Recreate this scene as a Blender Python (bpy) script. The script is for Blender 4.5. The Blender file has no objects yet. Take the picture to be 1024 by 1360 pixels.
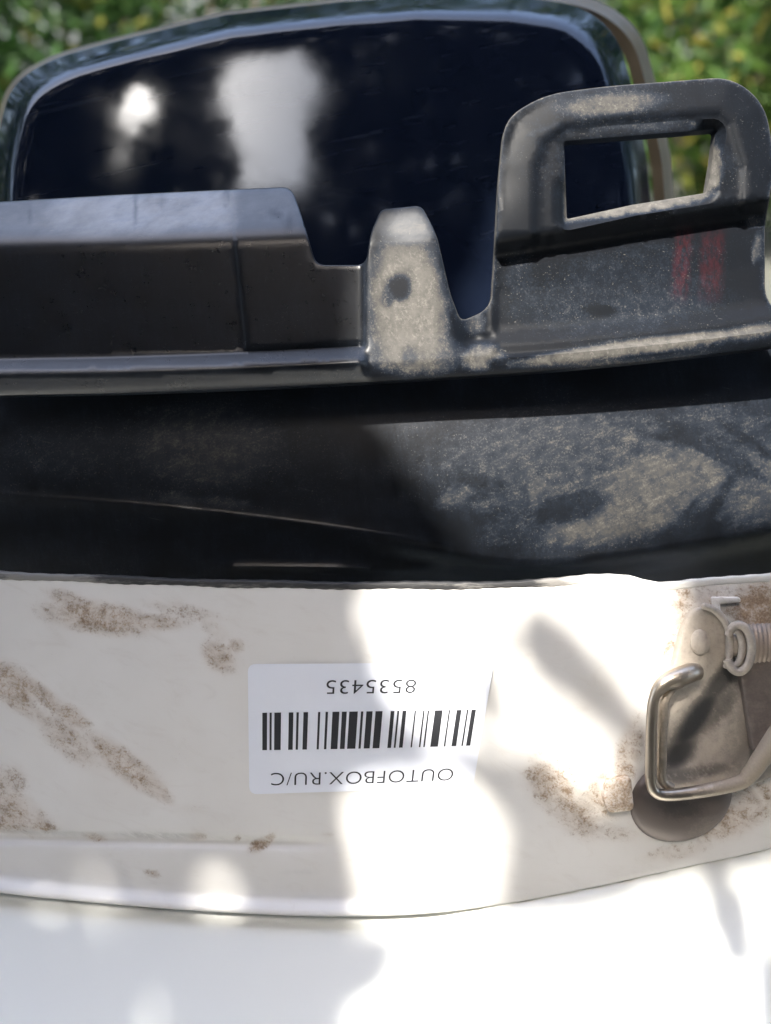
import bpy, bmesh, math, random
import numpy as np
from mathutils import Vector, Matrix
from mathutils.geometry import delaunay_2d_cdt
random.seed(7); RNG = np.random.RandomState(7)
C = bpy.context.scene.collection
SC = bpy.context.scene
R = math.radians

# ------------------------------------------------------------ camera, sky, sun
D = 230.0                      # mm from lens to the sharp plane
K = 0.1816                     # mm per photo pixel on that plane
PITCH = 30.0
ORIGIN = Vector((0, 0, 1.0))
M_O = Matrix.Translation(ORIGIN) @ Matrix.Rotation(R(90 - PITCH), 4, 'X')
cam = bpy.data.objects.new('camera', bpy.data.cameras.new('camera'))
C.objects.link(cam); SC.camera = cam
cam.matrix_world = M_O @ Matrix.Translation((0, 0, D / 1000))
cam.data.sensor_fit = 'HORIZONTAL'; cam.data.sensor_width = 36.0
cam.data.lens = 36.0 * D / (1024 * K)
cam.data.clip_start = 0.005; cam.data.clip_end = 400
cam.data.dof.use_dof = True
cam.data.dof.focus_distance = D / 1000 + 0.003
cam.data.dof.aperture_fstop = cam.data.lens / 3.4

SUN_O = Vector((-0.26, 0.60, 0.755)).normalized()
SUN_W = (M_O.to_3x3() @ SUN_O).normalized()
EL = math.asin(SUN_W.z); AZ = math.atan2(SUN_W.x, SUN_W.y)
w = bpy.data.worlds.new('World'); SC.world = w; w.use_nodes = True
wn = w.node_tree.nodes; wl = w.node_tree.links
sky = wn.new('ShaderNodeTexSky'); sky.sky_type = 'NISHITA'; sky.sun_disc = False
sky.sun_elevation = EL; sky.sun_rotation = AZ; sky.air_density = 1.0; sky.dust_density = 5.0; sky.ozone_density = 1.0
bg = wn['Background']; bg.inputs['Strength'].default_value = 0.15
wl.new(sky.outputs[0], bg.inputs['Color'])
sun = bpy.data.objects.new('sun', bpy.data.lights.new('sun', 'SUN')); C.objects.link(sun)
sun.data.energy = 2.05; sun.data.angle = R(0.5); sun.data.color = (1, 0.95, 0.87)
sun.rotation_euler = SUN_W.to_track_quat('Z', 'Y').to_euler()
SC.view_settings.view_transform = 'Standard'; SC.view_settings.look = 'None'
SC.view_settings.exposure = 2.88; SC.view_settings.gamma = 1.0

# ------------------------------------------------------------ helpers
def P(px, py, z):
    """photo pixel at depth z (mm towards the lens) -> metres in the object frame"""
    px = np.asarray(px, float); py = np.asarray(py, float); z = np.asarray(z, float) + 0 * px
    s = K * (D - z) / D
    return np.stack([(px - 512) * s, -(py - 680) * s, z], -1) / 1000.0

def props(o, label=None, cat=None, group=None, kind=None):
    if label: o['label'] = label
    if cat: o['category'] = cat
    if group: o['group'] = group
    if kind: o['kind'] = kind
    return o

def thing(name, base, label, cat, group=None, world=False):
    o = bpy.data.objects.new(name, None); C.objects.link(o); o.empty_display_size = .02
    b = Vector(base)
    o.matrix_world = Matrix.Translation(b) if world else M_O @ Matrix.Translation(b)
    o['base'] = [b.x, b.y, b.z]
    return props(o, label, cat, group)

def link(name, verts, faces, mat, parent=None, smooth=True, attrs=None, world=False):
    v = np.asarray(verts, float)
    if parent is not None:
        v = v - np.array(list(parent['base'])) if 'base' in parent else v - np.array(list(parent['ofs']))
    me = bpy.data.meshes.new(name); me.from_pydata(v.tolist(), [], [tuple(int(i) for i in f) for f in faces])
    if attrs:
        for k, a in attrs.items():
            at = me.attributes.new(k, 'FLOAT', 'POINT'); at.data.foreach_set('value', np.asarray(a, np.float32))
    bm = bmesh.new(); bm.from_mesh(me); bmesh.ops.recalc_face_normals(bm, faces=bm.faces); bm.to_mesh(me); bm.free()
    for p in me.polygons: p.use_smooth = smooth
    if smooth:
        try: me.set_sharp_from_angle(angle=R(58))
        except Exception: pass
    me.materials.append(mat)
    o = bpy.data.objects.new(name, me); C.objects.link(o)
    if parent is not None:
        o.parent = parent
        o['ofs'] = list(parent['base']) if 'base' in parent else list(parent['ofs'])
    elif not world:
        o.matrix_world = M_O
    return o

def clean(o):
    return o

def rounded(pts, n=6):
    """pts: (x, y[, r]) closed polygon -> polyline with arc corners"""
    out = []; N = len(pts)
    for i, p in enumerate(pts):
        r = p[2] if len(p) > 2 else 0
        a = Vector(pts[i - 1][:2]); b = Vector(p[:2]); c = Vector(pts[(i + 1) % N][:2])
        if r <= 0: out.append((b.x, b.y)); continue
        u = (a - b).normalized(); v = (c - b).normalized()
        r = min(r, (a - b).length * .49, (c - b).length * .49)
        for k in range(n + 1):
            t = k / n
            q = (b + u * r) * (1 - t) ** 2 + b * 2 * t * (1 - t) + (b + v * r) * t * t
            out.append((q.x, q.y))
    return out

def dens(poly, step):
    out = []
    for i in range(len(poly)):
        a = np.array(poly[i], float); b = np.array(poly[(i + 1) % len(poly)], float)
        n = max(1, int(np.hypot(*(b - a)) / step))
        for k in range(n): out.append(tuple(a + (b - a) * k / n))
    return out

def inside(px, py, poly):
    px = np.asarray(px, float); py = np.asarray(py, float); r = np.zeros(px.shape, bool)
    q = np.array(poly, float); j = len(q) - 1
    for i in range(len(q)):
        xi, yi = q[i]; xj, yj = q[j]
        if yi != yj:
            c = ((yi > py) != (yj > py)) & (px < (xj - xi) * (py - yi) / (yj - yi) + xi)
            r ^= c
        j = i
    return r

def dist(px, py, poly, closed=True):
    px = np.asarray(px, float); py = np.asarray(py, float); d = np.full(px.shape, 1e9)
    q = [np.array(p[:2], float) for p in poly]
    for i in range(len(q) - (0 if closed else 1)):
        a = q[i]; b = q[(i + 1) % len(q)]; ab = b - a; L = float(ab @ ab) + 1e-9
        t = np.clip(((px - a[0]) * ab[0] + (py - a[1]) * ab[1]) / L, 0, 1)
        d = np.minimum(d, np.hypot(px - a[0] - t * ab[0], py - a[1] - t * ab[1]))
    return d

def ss(a, b, x):
    t = np.clip((np.asarray(x, float) - a) / (b - a), 0, 1); return t * t * (3 - 2 * t)

def curve(pts):
    q = np.array(pts, float)
    return lambda x: np.interp(x, q[:, 0], q[:, 1])

def smoothcurve(pts):
    """Catmull-Rom polyline y(x)"""
    q = np.array(pts, float); xs = np.linspace(q[0, 0], q[-1, 0], 160)
    m = np.gradient(q[:, 1], q[:, 0]); ys = []
    for x in xs:
        i = min(max(np.searchsorted(q[:, 0], x) - 1, 0), len(q) - 2); h = q[i + 1, 0] - q[i, 0]; t = (x - q[i, 0]) / h
        ys.append((2*t**3-3*t*t+1)*q[i,1]+(t**3-2*t*t+t)*h*m[i]+(-2*t**3+3*t*t)*q[i+1,1]+(t**3-t*t)*h*m[i+1])
    return lambda x: np.interp(x, xs, ys)

def blobs(px, py, L):
    """soft-edged stains: (cx, cy, rx, ry, angle, strength)"""
    px = np.asarray(px, float); py = np.asarray(py, float); m = np.zeros(px.shape)
    for cx, cy, rx, ry, an, s in L:
        c, q = math.cos(R(an)), math.sin(R(an)); x = px - cx; y = py - cy
        u = (x * c + y * q) / rx; v = (-x * q + y * c) / ry
        m = np.maximum(m, s * (1 - ss(0.35, 1.25, np.sqrt(u * u + v * v))))
    return m

def inset(poly, off):
    q = np.array(poly, float); t = np.roll(q, -1, 0) - np.roll(q, 1, 0); t /= np.linalg.norm(t, axis=1)[:, None] + 1e-9
    a = np.sum(q[:, 0] * np.roll(q[:, 1], -1) - np.roll(q[:, 0], -1) * q[:, 1]); n = np.stack([-t[:, 1], t[:, 0]], -1) * (1 if a > 0 else -1)
    return q + n * off

def sheet(name, outline, zf, thick, mat, parent=None, step=6, holes=(), attr=None, bevel=0.35, seg=2, lines=()):
    """a solid moulded sheet: outline in photo pixels on the face z = zf(px, py), `thick` mm deep, edges rounded by `bevel` mm"""
    es = step * .7; ol = dens(outline, es); hs = [dens(h, es) for h in holes]
    arr = np.array(ol); x0, y0 = arr.min(0); x1, y1 = arr.max(0); r = bevel / K
    def okay(x, y, d, tol=0.0):
        k = inside(x, y, ol) & (dist(x, y, ol) > d)
        for h in hs: k &= ~inside(x, y, h) & (dist(x, y, h) > d)
        return k
    extra = np.zeros((0, 2))
    if bevel:
        for f in (.3, .95):
            for poly, sg in [(ol, 1)] + [(h, -1) for h in hs]:
                c = inset(poly, sg * r * f); k = okay(c[:, 0], c[:, 1], r * f * .85); extra = np.concatenate([extra, c[k]])
    for L in lines:
        c = np.array(L, float); k = okay(c[:, 0], c[:, 1], max(r * 1.15, 1.2)); extra = np.concatenate([extra, c[k]])
    gx, gy = np.meshgrid(np.arange(x0, x1, step), np.arange(y0, y1, step)); gx = gx.ravel().copy(); gy = gy.ravel().copy()
    gx += RNG.uniform(-.15, .15, gx.shape) * step; gy += RNG.uniform(-.15, .15, gy.shape) * step
    k = okay(gx, gy, max(step * .55, r * 1.4))
    gx, gy = gx[k], gy[k]
    if len(extra):
        cell = set(); q = step * .55
        for a, b in extra: cell.add((int(a // q), int(b // q)))
        k = np.array([not any((int(a // q) + u, int(b // q) + v) in cell for u in (-1, 0, 1) for v in (-1, 0, 1)) for a, b in zip(gx, gy)], bool) if len(gx) else np.zeros(0, bool)
        gx, gy = gx[k], gy[k]
    pts = [tuple(p) for p in ol]; edges = [(i, (i + 1) % len(ol)) for i in range(len(ol))]
    for h in hs:
        b = len(pts); pts += [tuple(p) for p in h]; edges += [(b + i, b + (i + 1) % len(h)) for i in range(len(h))]
    pts += [tuple(p) for p in extra] + list(zip(gx, gy))
    vo, eo, fo, *_ = delaunay_2d_cdt([Vector(p) for p in pts], edges, [], 0, 1e-4)
    V = np.array([(v.x, v.y) for v in vo]); F = np.array([f for f in fo if len(f) == 3])
    cen = V[F].mean(1); keep = inside(cen[:, 0], cen[:, 1], ol)
    for h in hs: keep &= ~inside(cen[:, 0], cen[:, 1], h)
    F = F[keep]
    used = np.unique(F); remap = -np.ones(len(V), int); remap[used] = np.arange(len(used)); V = V[used]; F = remap[F]
    z = zf(V[:, 0], V[:, 1]); n = len(V)
    if bevel:
        e = dist(V[:, 0], V[:, 1], ol)
        for h in hs: e = np.minimum(e, dist(V[:, 0], V[:, 1], h))
        t = 1 - np.clip(e / r, 0, 1); z = z - bevel * (1 - np.sqrt(np.clip(1 - t * t, 0, 1))) * .85
    front = P(V[:, 0], V[:, 1], z); back = front.copy(); back[:, 2] -= thick / 1000
    cnt = {}
    for a, b, c in F:
        for e in ((a, b), (b, c), (c, a)): cnt[e] = 1
    faces = [tuple(f) for f in F] + [(c + n, b + n, a + n) for a, b, c in F]
    for (a, b) in cnt:
        if (b, a) not in cnt: faces.append((b, a, a + n, b + n))
    at = None
    if attr: at = {q: np.concatenate([f(V[:, 0], V[:, 1])] * 2) for q, f in attr.items()}
    return link(name, np.concatenate([front, back]), faces, mat, parent, True, at)

def tube(path, rad, n=12, cap=True):
    """path: Nx3 metres, rad metres (scalar or list) -> verts, faces"""
    p = np.asarray(path, float); N = len(p); rad = np.ones(N) * rad
    t = np.gradient(p, axis=0); t /= np.linalg.norm(t, axis=1)[:, None] + 1e-12
    up = np.array([0.13, 0.21, 0.97]); V = []
    for i in range(N):
        u = np.cross(t[i], up); u /= np.linalg.norm(u); v = np.cross(t[i], u); up = -v if False else up
        for k in range(n):
            a = 2 * math.pi * k / n; V.append(p[i] + rad[i] * (u * math.cos(a) + v * math.sin(a)))
    F = [(i * n + k, i * n + (k + 1) % n, (i + 1) * n + (k + 1) % n, (i + 1) * n + k) for i in range(N - 1) for k in range(n)]
    if cap: F += [tuple(range(n - 1, -1, -1)), tuple(range((N - 1) * n, N * n))]
    return np.array(V), F

def smooth_path(pts, sub=8):
    q = np.array(pts, float); out = []
    e = np.concatenate([[2 * q[0] - q[1]], q, [2 * q[-1] - q[-2]]])
    for i in range(1, len(e) - 2):
        for k in range(sub):
            t = k / sub
            out.append(.5 * (2*e[i] + (e[i+1]-e[i-1])*t + (2*e[i-1]-5*e[i]+4*e[i+1]-e[i+2])*t*t + (-e[i-1]+3*e[i]-3*e[i+1]+e[i+2])*t**3))
    out.append(q[-1]); return np.array(out)

# ------------------------------------------------------------ materials
class NT:
    def __init__(s, name):
        s.m = bpy.data.materials.new(name); s.m.use_nodes = True; s.t = s.m.node_tree; s.b = s.t.nodes['Principled BSDF']
        s.co = s.t.nodes.new('ShaderNodeTexCoord').outputs['Object']
    def n(s, ty, **k):
        o = s.t.nodes.new(ty)
        for a, v in k.items(): setattr(o, a, v)
        return o
    def put(s, sock, v):
        if isinstance(v, bpy.types.NodeSocket): s.t.links.new(v, sock)
        else: sock.default_value = v
    def mm(s, sx=1, sy=1, sz=1, rot=0):
        m = s.n('ShaderNodeMapping', vector_type='TEXTURE'); m.inputs['Scale'].default_value = (.001 / sx, .001 / sy, .001 / sz); m.inputs['Rotation'].default_value = (0, 0, R(rot))
        s.put(m.inputs['Vector'], s.co); return m.outputs[0]
    def noise(s, size, det=4, rough=.55, vec=None, dist=0):
        o = s.n('ShaderNodeTexNoise'); o.inputs['Scale'].default_value = 1.0 / size; o.inputs['Detail'].default_value = det
        o.inputs['Roughness'].default_value = rough; o.inputs['Distortion'].default_value = dist
        s.put(o.inputs['Vector'], vec if vec is not None else s.mm()); return o.outputs['Fac']
    def math(s, op, a, b=0.0, c=None, clamp=False):
        o = s.n('ShaderNodeMath', operation=op); o.use_clamp = clamp; s.put(o.inputs[0], a); s.put(o.inputs[1], b)
        if c is not None: s.put(o.inputs[2], c)
        return o.outputs[0]
    def ramp(s, x, a, b, lo=0.0, hi=1.0):
        o = s.n('ShaderNodeMapRange', interpolation_type='SMOOTHSTEP'); s.put(o.inputs['Value'], x)
        o.inputs['From Min'].default_value = a; o.inputs['From Max'].default_value = b; o.inputs['To Min'].default_value = lo; o.inputs['To Max'].default_value = hi
        return o.outputs[0]
    def mix(s, f, a, b):
        o = s.n('ShaderNodeMix', data_type='RGBA'); s.put(o.inputs[0], f)
        s.put(o.inputs[6], a if not isinstance(a, tuple) else (*a, 1)); s.put(o.inputs[7], b if not isinstance(b, tuple) else (*b, 1)); return o.outputs[2]
    def attr(s, n):
        return s.n('ShaderNodeAttribute', attribute_name=n).outputs['Fac']
    def bump(s, h, st, d=.001):
        o = s.n('ShaderNodeBump'); o.inputs['Strength'].default_value = st; o.inputs['Distance'].default_value = d; s.put(o.inputs['Height'], h)
        s.t.links.new(o.outputs[0], s.b.inputs['Normal'])
    def set(s, **k):
        for a, v in k.items():
            i = s.b.inputs[a.replace('_', ' ')]
            s.put(i, (*v, 1) if isinstance(v, tuple) and len(v) == 3 else v)
        return s.m

def plastic(name, base=(.0048, .0058, .0078), dust=(.205, .194, .175), rough=.20, speck=.5, red=False, streak=(1, .12), film=.004, hz=.11, wdir=-70, wstr=.5):
    t = NT(name)
    d = t.attr('dirt')
    n1 = t.noise(3.2, 8, .74); n2 = t.noise(.5, 4, .75); n3 = t.noise(9, 4, .6)
    st = t.noise(1.1, 6, .7, t.mm(streak[0], streak[1], 1, 8)); scr = t.ramp(t.noise(.55, 3, .6, t.mm(.06, 1.3, 1, -12)), .66, .74); scr2 = t.ramp(t.noise(.55, 3, .6, t.mm(1.3, .05, 1, -16)), .68, .76)
    g = t.math('ADD', t.math('MULTIPLY', n1, .45), t.math('MULTIPLY', n2, .55))
    m = t.ramp(t.math('ADD', t.math('MULTIPLY', d, .62), t.math('MULTIPLY', t.math('SUBTRACT', g, .5), 2.3)), .0, 1.35)
    wipe = t.ramp(t.noise(1.3, 6, .72, t.mm(wstr, 1, 1, wdir), .6), .34, .66, .35, 1.15)
    m = t.math('MULTIPLY', t.math('MULTIPLY', m, wipe), t.ramp(d, .0, .8, 0, .95), clamp=True)
    m = t.math('MAXIMUM', m, t.math('MULTIPLY', t.ramp(d, .3, 1.3), t.ramp(n1, .25, .7, .28, .62)))
    sp = t.ramp(t.noise(.42, 2, .6), .63, .72)
    sp = t.math('MULTIPLY', sp, t.ramp(t.math('ADD', n3, t.math('MULTIPLY', d, .7)), .46, .95, .03, speck))
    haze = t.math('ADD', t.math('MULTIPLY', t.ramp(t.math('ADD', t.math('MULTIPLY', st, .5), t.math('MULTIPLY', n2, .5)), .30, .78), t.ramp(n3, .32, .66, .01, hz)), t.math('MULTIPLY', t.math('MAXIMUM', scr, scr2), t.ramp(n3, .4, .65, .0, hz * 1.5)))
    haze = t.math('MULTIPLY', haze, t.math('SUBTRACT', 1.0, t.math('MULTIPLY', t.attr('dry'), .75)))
    m = t.math('MAXIMUM', t.math('MAXIMUM', m, sp), t.math('ADD', t.math('ADD', haze, film), t.math('MULTIPLY', t.attr('sheen_wear'), t.math('ADD', t.math('MULTIPLY', t.math('MAXIMUM', scr, scr2), .25), t.ramp(t.noise(6, 7, .7, t.mm(.4, 1, 1, 15)), .3, .7, .16, .52)))), clamp=True)  # sheen mask also lightens the base colour, broken by scratches
    bc = base
    if red:
        r = t.math('MULTIPLY', t.attr('red'), t.ramp(t.noise(1.5, 7, .78, t.mm(1.4, .6, 1, 4)), .37, .62))
        bc = t.mix(r, base, (.075, .011, .014))
        m = t.math('MULTIPLY', m, t.math('SUBTRACT', 1.0, t.math('MULTIPLY', r, .55)))
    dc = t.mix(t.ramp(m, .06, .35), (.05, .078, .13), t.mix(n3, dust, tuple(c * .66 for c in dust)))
    t.set(Base_Color=t.mix(m, bc, dc), Roughness=t.math('ADD', t.math('ADD', rough, t.math('MULTIPLY', t.attr('dry'), .16)), t.math('ADD', t.math('MULTIPLY', m, .5), t.math('MULTIPLY', n1, .16)), clamp=True))
    h = t.math('ADD', t.math('MULTIPLY', m, .6), t.math('MULTIPLY', n2, .25))
    t.bump(h, .16, .0002); t.set(IOR=1.46, Specular_IOR_Level=t.math('SUBTRACT', .40, t.math('MULTIPLY', t.attr('dry'), .27)), Coat_Weight=t.math('MULTIPLY', t.attr('sheen_wear'), t.ramp(t.noise(5, 6, .7, t.mm(.5, 1, 1, 60)), .3, .7, .45, .85)), Coat_IOR=1.9, Coat_Roughness=.33, Coat_Tint=(1, .97, .90))
    return t.m

M = {}
M['flange'] = plastic('black_flange_plastic', red=True)
M['channel'] = plastic('black_channel_plastic', base=(.0055, .0064, .0082), rough=.24, speck=.6, dust=(.16, .152, .138), hz=.20, wdir=24, wstr=.28)

def white_paint():
    t = NT('white_painted_plastic')
    d = t.attr('dirt'); n1 = t.noise(3.4, 8, .74, t.mm(.45, 1.5, 1, -32), .9); n2 = t.noise(.7, 4, .7); n3 = t.noise(22, 3)
    big = t.noise(4.6, 5, .62, t.mm(.7, 1.2, 1, -30), .7); fine = t.noise(.5, 4, .7)
    g = t.math('ADD', t.math('ADD', t.math('MULTIPLY', t.noise(1.5, 6, .72, None, .5), .42), t.math('MULTIPLY', big, .36)), t.math('MULTIPLY', fine, .22))
    m = t.ramp(t.math('ADD', t.math('MULTIPLY', d, .66), t.math('MULTIPLY', t.math('SUBTRACT', g, .5), 4.0)), .14, 1.0)
    m = t.math('MULTIPLY', m, t.ramp(d, .0, .5))
    m = t.math('MAXIMUM', m, t.math('MULTIPLY', t.ramp(d, .1, 1.1), t.ramp(big, .30, .62, .14, .72)))
    sp = t.math('MULTIPLY', t.ramp(t.noise(.75, 2, .5), .745, .80), t.ramp(n3, .5, .75, 0, .6))
    col = t.mix(t.ramp(n3, .3, .75, 0, .5), (.70, .685, .66), (.62, .595, .56))
    col = t.mix(t.math('MULTIPLY', d, .22), col, (.5, .42, .34))
    col = t.mix(t.ramp(t.noise(7, 7, .72, t.mm(.5, 1.2, 1, -20), 1.0), .50, .78, 0, .22), col, (.42, .36, .30))
    col = t.mix(sp, col, (.26, .20, .15))
    brown = t.mix(t.ramp(t.math('ADD', t.math('MULTIPLY', fine, .5), t.math('MULTIPLY', big, .5)), .40, .62), (.38, .265, .165), (.19, .12, .065))
    col = t.mix(t.math('MULTIPLY', m, .9), col, brown)
    col = t.mix(t.math('MULTIPLY', t.attr('scuff'), t.ramp(n1, .25, .6)), col, (.40, .395, .385))
    t.set(Base_Color=col, Roughness=t.math('ADD', .42, t.math('MULTIPLY', m, .45), clamp=True))
    t.bump(t.math('ADD', t.math('MULTIPLY', m, .9), t.math('MULTIPLY', n2, .12)), .3, .0003)
    return t.m
M['white'] = white_paint()

def rim_mat():
    t = NT('scuffed_edge'); n = t.noise(3, 6, .7, t.mm(.25, 1.2, 1)); f = t.math('ADD', t.attr('dirt'), t.math('MULTIPLY', n, .8))
    col = t.mix(t.ramp(f, .42, .62), (.022, .022, .023), (.20, .19, .175)); col = t.mix(t.ramp(f, .75, 1.1), col, (.62, .60, .56))
    t.set(Base_Color=col, Roughness=.6); t.bump(n, .5, .0005); return t.m
M['rim'] = rim_mat()

def metal(name, base, dust, rough=.42, amount=.5, metallic=.75):
    t = NT(name); n1 = t.noise(2.2, 6, .7); n2 = t.noise(.5, 3); d = t.attr('dirt')
    m = t.ramp(t.math('ADD', t.math('ADD', t.math('MULTIPLY', n1, .7), t.math('MULTIPLY', n2, .3)), t.math('SUBTRACT', d, .5)), .62 - amount * .5, .92 - amount * .5)
    k = t.attr('grease')
    kk = t.math('MULTIPLY', k, t.ramp(t.math('ADD', t.noise(1.6, 6, .7, t.mm(1, .6, 1, 40)), t.math('MULTIPLY', k, .4)), .45, .75))
    col = t.mix(m, base, t.mix(n2, dust, tuple(c * .75 for c in dust)))
    col = t.mix(kk, col, (.035, .036, .036))
    t.set(Base_Color=col, Metallic=t.math('MULTIPLY', t.math('SUBTRACT', 1.0, m, clamp=True), metallic), Roughness=t.math('ADD', rough, t.math('MULTIPLY', m, .35)))
    t.bump(t.math('ADD', t.math('MULTIPLY', m, .6), t.math('MULTIPLY', n2, .3)), .3, .0003); return t.m
M['steel'] = metal('dusty_zinc_steel', (.28, .25, .22), (.45, .395, .33), .42, .52, .4)
M['wire'] = metal('bare_steel_wire', (.36, .31, .255), (.30, .25, .195), .30, .55, .85)
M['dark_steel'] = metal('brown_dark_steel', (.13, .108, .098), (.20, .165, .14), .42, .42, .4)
M['spring'] = metal('brown_spring_steel', (.26, .21, .175), (.28, .225, .18), .4, .5, .6)

def flat(name, col, rough=.5, **k):
    t = NT(name); n = t.noise(1.5, 4); t.set(Base_Color=t.mix(t.ramp(n, .3, .7), col, tuple(c * .93 for c in col)), Roughness=rough)
    for a, v in k.items(): t.set(**{a: v})
    return t.m
def paper():
    t = NT('label_paper'); n = t.noise(6, 3); t.set(Base_Color=t.mix(n, (.74, .765, .83), (.72, .74, .80)), Roughness=.42); t.bump(t.noise(.25, 2), .06, .0002); return t.m
M['paper'] = paper()
def ink():
    t = NT('printed_ink'); n = t.noise(.5, 3); t.set(Base_Color=t.mix(n, (.014, .015, .018), (.03, .031, .036)), Roughness=.5); return t.m
M['ink'] = ink()
def gloss():
    t = NT('gloss_black_cover'); n = t.noise(14, 5, .6); st = t.noise(3, 5, .6, t.mm(.05, 1.6, 1, 14))
    sc = t.ramp(st, .60, .72, 0, 1)
    t.set(Base_Color=t.mix(t.math('MULTIPLY', sc, .12), (.0055, .0085, .018), (.10, .12, .16)), Roughness=t.ramp(n, .3, .7, .05, .11), IOR=1.45, Specular_Tint=(.80, .90, 1.0, 1))
    return t.m
M['gloss'] = gloss()
def edge_mat():
    t = NT('dull_tan_edging'); n = t.noise(8, 4); t.set(Base_Color=t.mix(n, (.10, .085, .055), (.16, .13, .085)), Roughness=.42); return t.m
M['edging'] = edge_mat()
def table_mat():
    t = NT('white_table_top'); n = t.noise(40, 4); t.set(Base_Color=t.mix(n, (.70, .705, .665), (.68, .69, .65)), Roughness=.5); return t.m
M['table'] = table_mat()
def ground_mat():
    t = NT('ground'); n = t.noise(300, 8, .65); t.set(Base_Color=t.mix(n, (.028, .034, .03), (.06, .06, .045)), Roughness=.9); t.bump(n, .4, .02); return t.m
M['ground'] = ground_mat()
def leaf_mat(name, a, b, c):
    t = NT(name); g = t.n('ShaderNodeNewGeometry').outputs['Random Per Island']
    col = t.mix(t.ramp(g, 0, .8), a, b); col = t.mix(t.ramp(g, .86, .95), col, c)
    t.set(Base_Color=col, Roughness=.6, Specular_IOR_Level=.25)
    tr = t.n('ShaderNodeBsdfTranslucent'); t.put(tr.inputs[0], col); mx = t.n('ShaderNodeMixShader'); mx.inputs[0].default_value = .38
    t.t.links.new(t.b.outputs[0], mx.inputs[1]); t.t.links.new(tr.outputs[0], mx.inputs[2]); t.t.links.new(mx.outputs[0], t.t.nodes['Material Output'].inputs[0]); return t.m
M['leaf'] = leaf_mat('green_leaf', (.007, .028, .005), (.026, .07, .011), (.11, .115, .016))
M['leaf_yellow'] = leaf_mat('yellow_green_leaf', (.012, .040, .007), (.055, .105, .015), (.26, .23, .05))
M['leaf_deep'] = leaf_mat('deep_green_leaf', (.006, .013, .007), (.010, .022, .010), (.015, .028, .010))
M['leaf_dark'] = leaf_mat('dark_leaf', (.008, .026, .007), (.020, .055, .011), (.06, .09, .015))
def bark():
    t = NT('bark'); n = t.noise(18, 7, .7, t.mm(1, 1, .2)); t.set(Base_Color=t.mix(n, (.05, .038, .028), (.13, .10, .075)), Roughness=.9); t.bump(n, .6, .01); return t.m
M['bark'] = bark()
def wall_mat():
    t = NT('grey_render'); n = t.noise(60, 8, .6); t.set(Base_Color=t.mix(n, (.05, .05, .055), (.075, .075, .08)), Roughness=.85); t.bump(n, .3, .004); return t.m
M['wall'] = wall_mat()

# ------------------------------------------------------------ the setting
def structure(name, verts, faces, mat):
    o = link(name, verts, faces, mat, None, False, None, True); o['kind'] = 'structure'; return o
gr = 60
structure('ground', [(-gr, -gr, 0), (gr, -gr, 0), (gr, gr, 0), (-gr, gr, 0)], [(0, 1, 2, 3)], M['ground'])
TABLE_Z = ORIGIN.z - .185
def rbox(x0, x1, y0, y1, z0, z1): 
    v = [(x, y, z) for x in (x0, x1) for y in (y0, y1) for z in (z0, z1)]
    return v, [(0, 1, 3, 2), (4, 6, 7, 5), (0, 4, 5, 1), (2, 3, 7, 6), (0, 2, 6, 4), (1, 5, 7, 3)]
tb = thing('table', (0, 0, TABLE_Z), 'white table under the black and white moulded panel', 'table', world=True)
v, f = rbox(-.45, .165, -.42, .215, TABLE_Z - .022, TABLE_Z)
o = link('tabletop', v, f, M['table'], tb, False); b = o.modifiers.new('bevel', 'BEVEL'); b.width = .004; b.segments = 3
for sx in (-.40, .12):
    for sy in (-.36, .16):
        v, f = tube([(sx, sy, 0.0), (sx, sy, TABLE_Z - .023)], .018); link('leg', v, f, M['table'], tb)

# ------------------------------------------------------------ white painted panel
P_TOP = smoothcurve([(-80, 760), (0, 766), (120, 771), (330, 778), (520, 780), (690, 778), (745, 775), (800, 770), (838, 771), (872, 779), (935, 776), (1024, 769), (1110, 758)])
P_BOT = smoothcurve([(-80, 1176), (0, 1186), (150, 1201), (300, 1212), (440, 1217), (560, 1214), (680, 1199), (800, 1176), (900, 1154), (1024, 1127), (1110, 1104)])
def zpanel(px, py):
    v = (py - 770) / 430.0; u = (px - 470) / 540.0
    z = -2.0 - 1.0 * v - 3.2 * v * np.abs(v) - 4.5 * u * u
    z = z - 1.0 * np.exp(-((py - (1112 + .02 * px)) / 7.0) ** 2) * ss(470, 380, px)                # moulded groove, lower left
    e = P_BOT(px) - py
    z = z + 2.6 * ss(26, 0, e) * ss(700, 560, px)                                                  # flared lower lip
    z = z + 1.6 * np.exp(-(((px - 776) / 26) ** 2 + ((py - 1022) / 36) ** 2) ** 1.5)               # moulded boss beside the latch
    z = z - 2.0 * ss(60, 0, np.hypot(px - 905, py - 960) - 90) * .6
    return z
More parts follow.
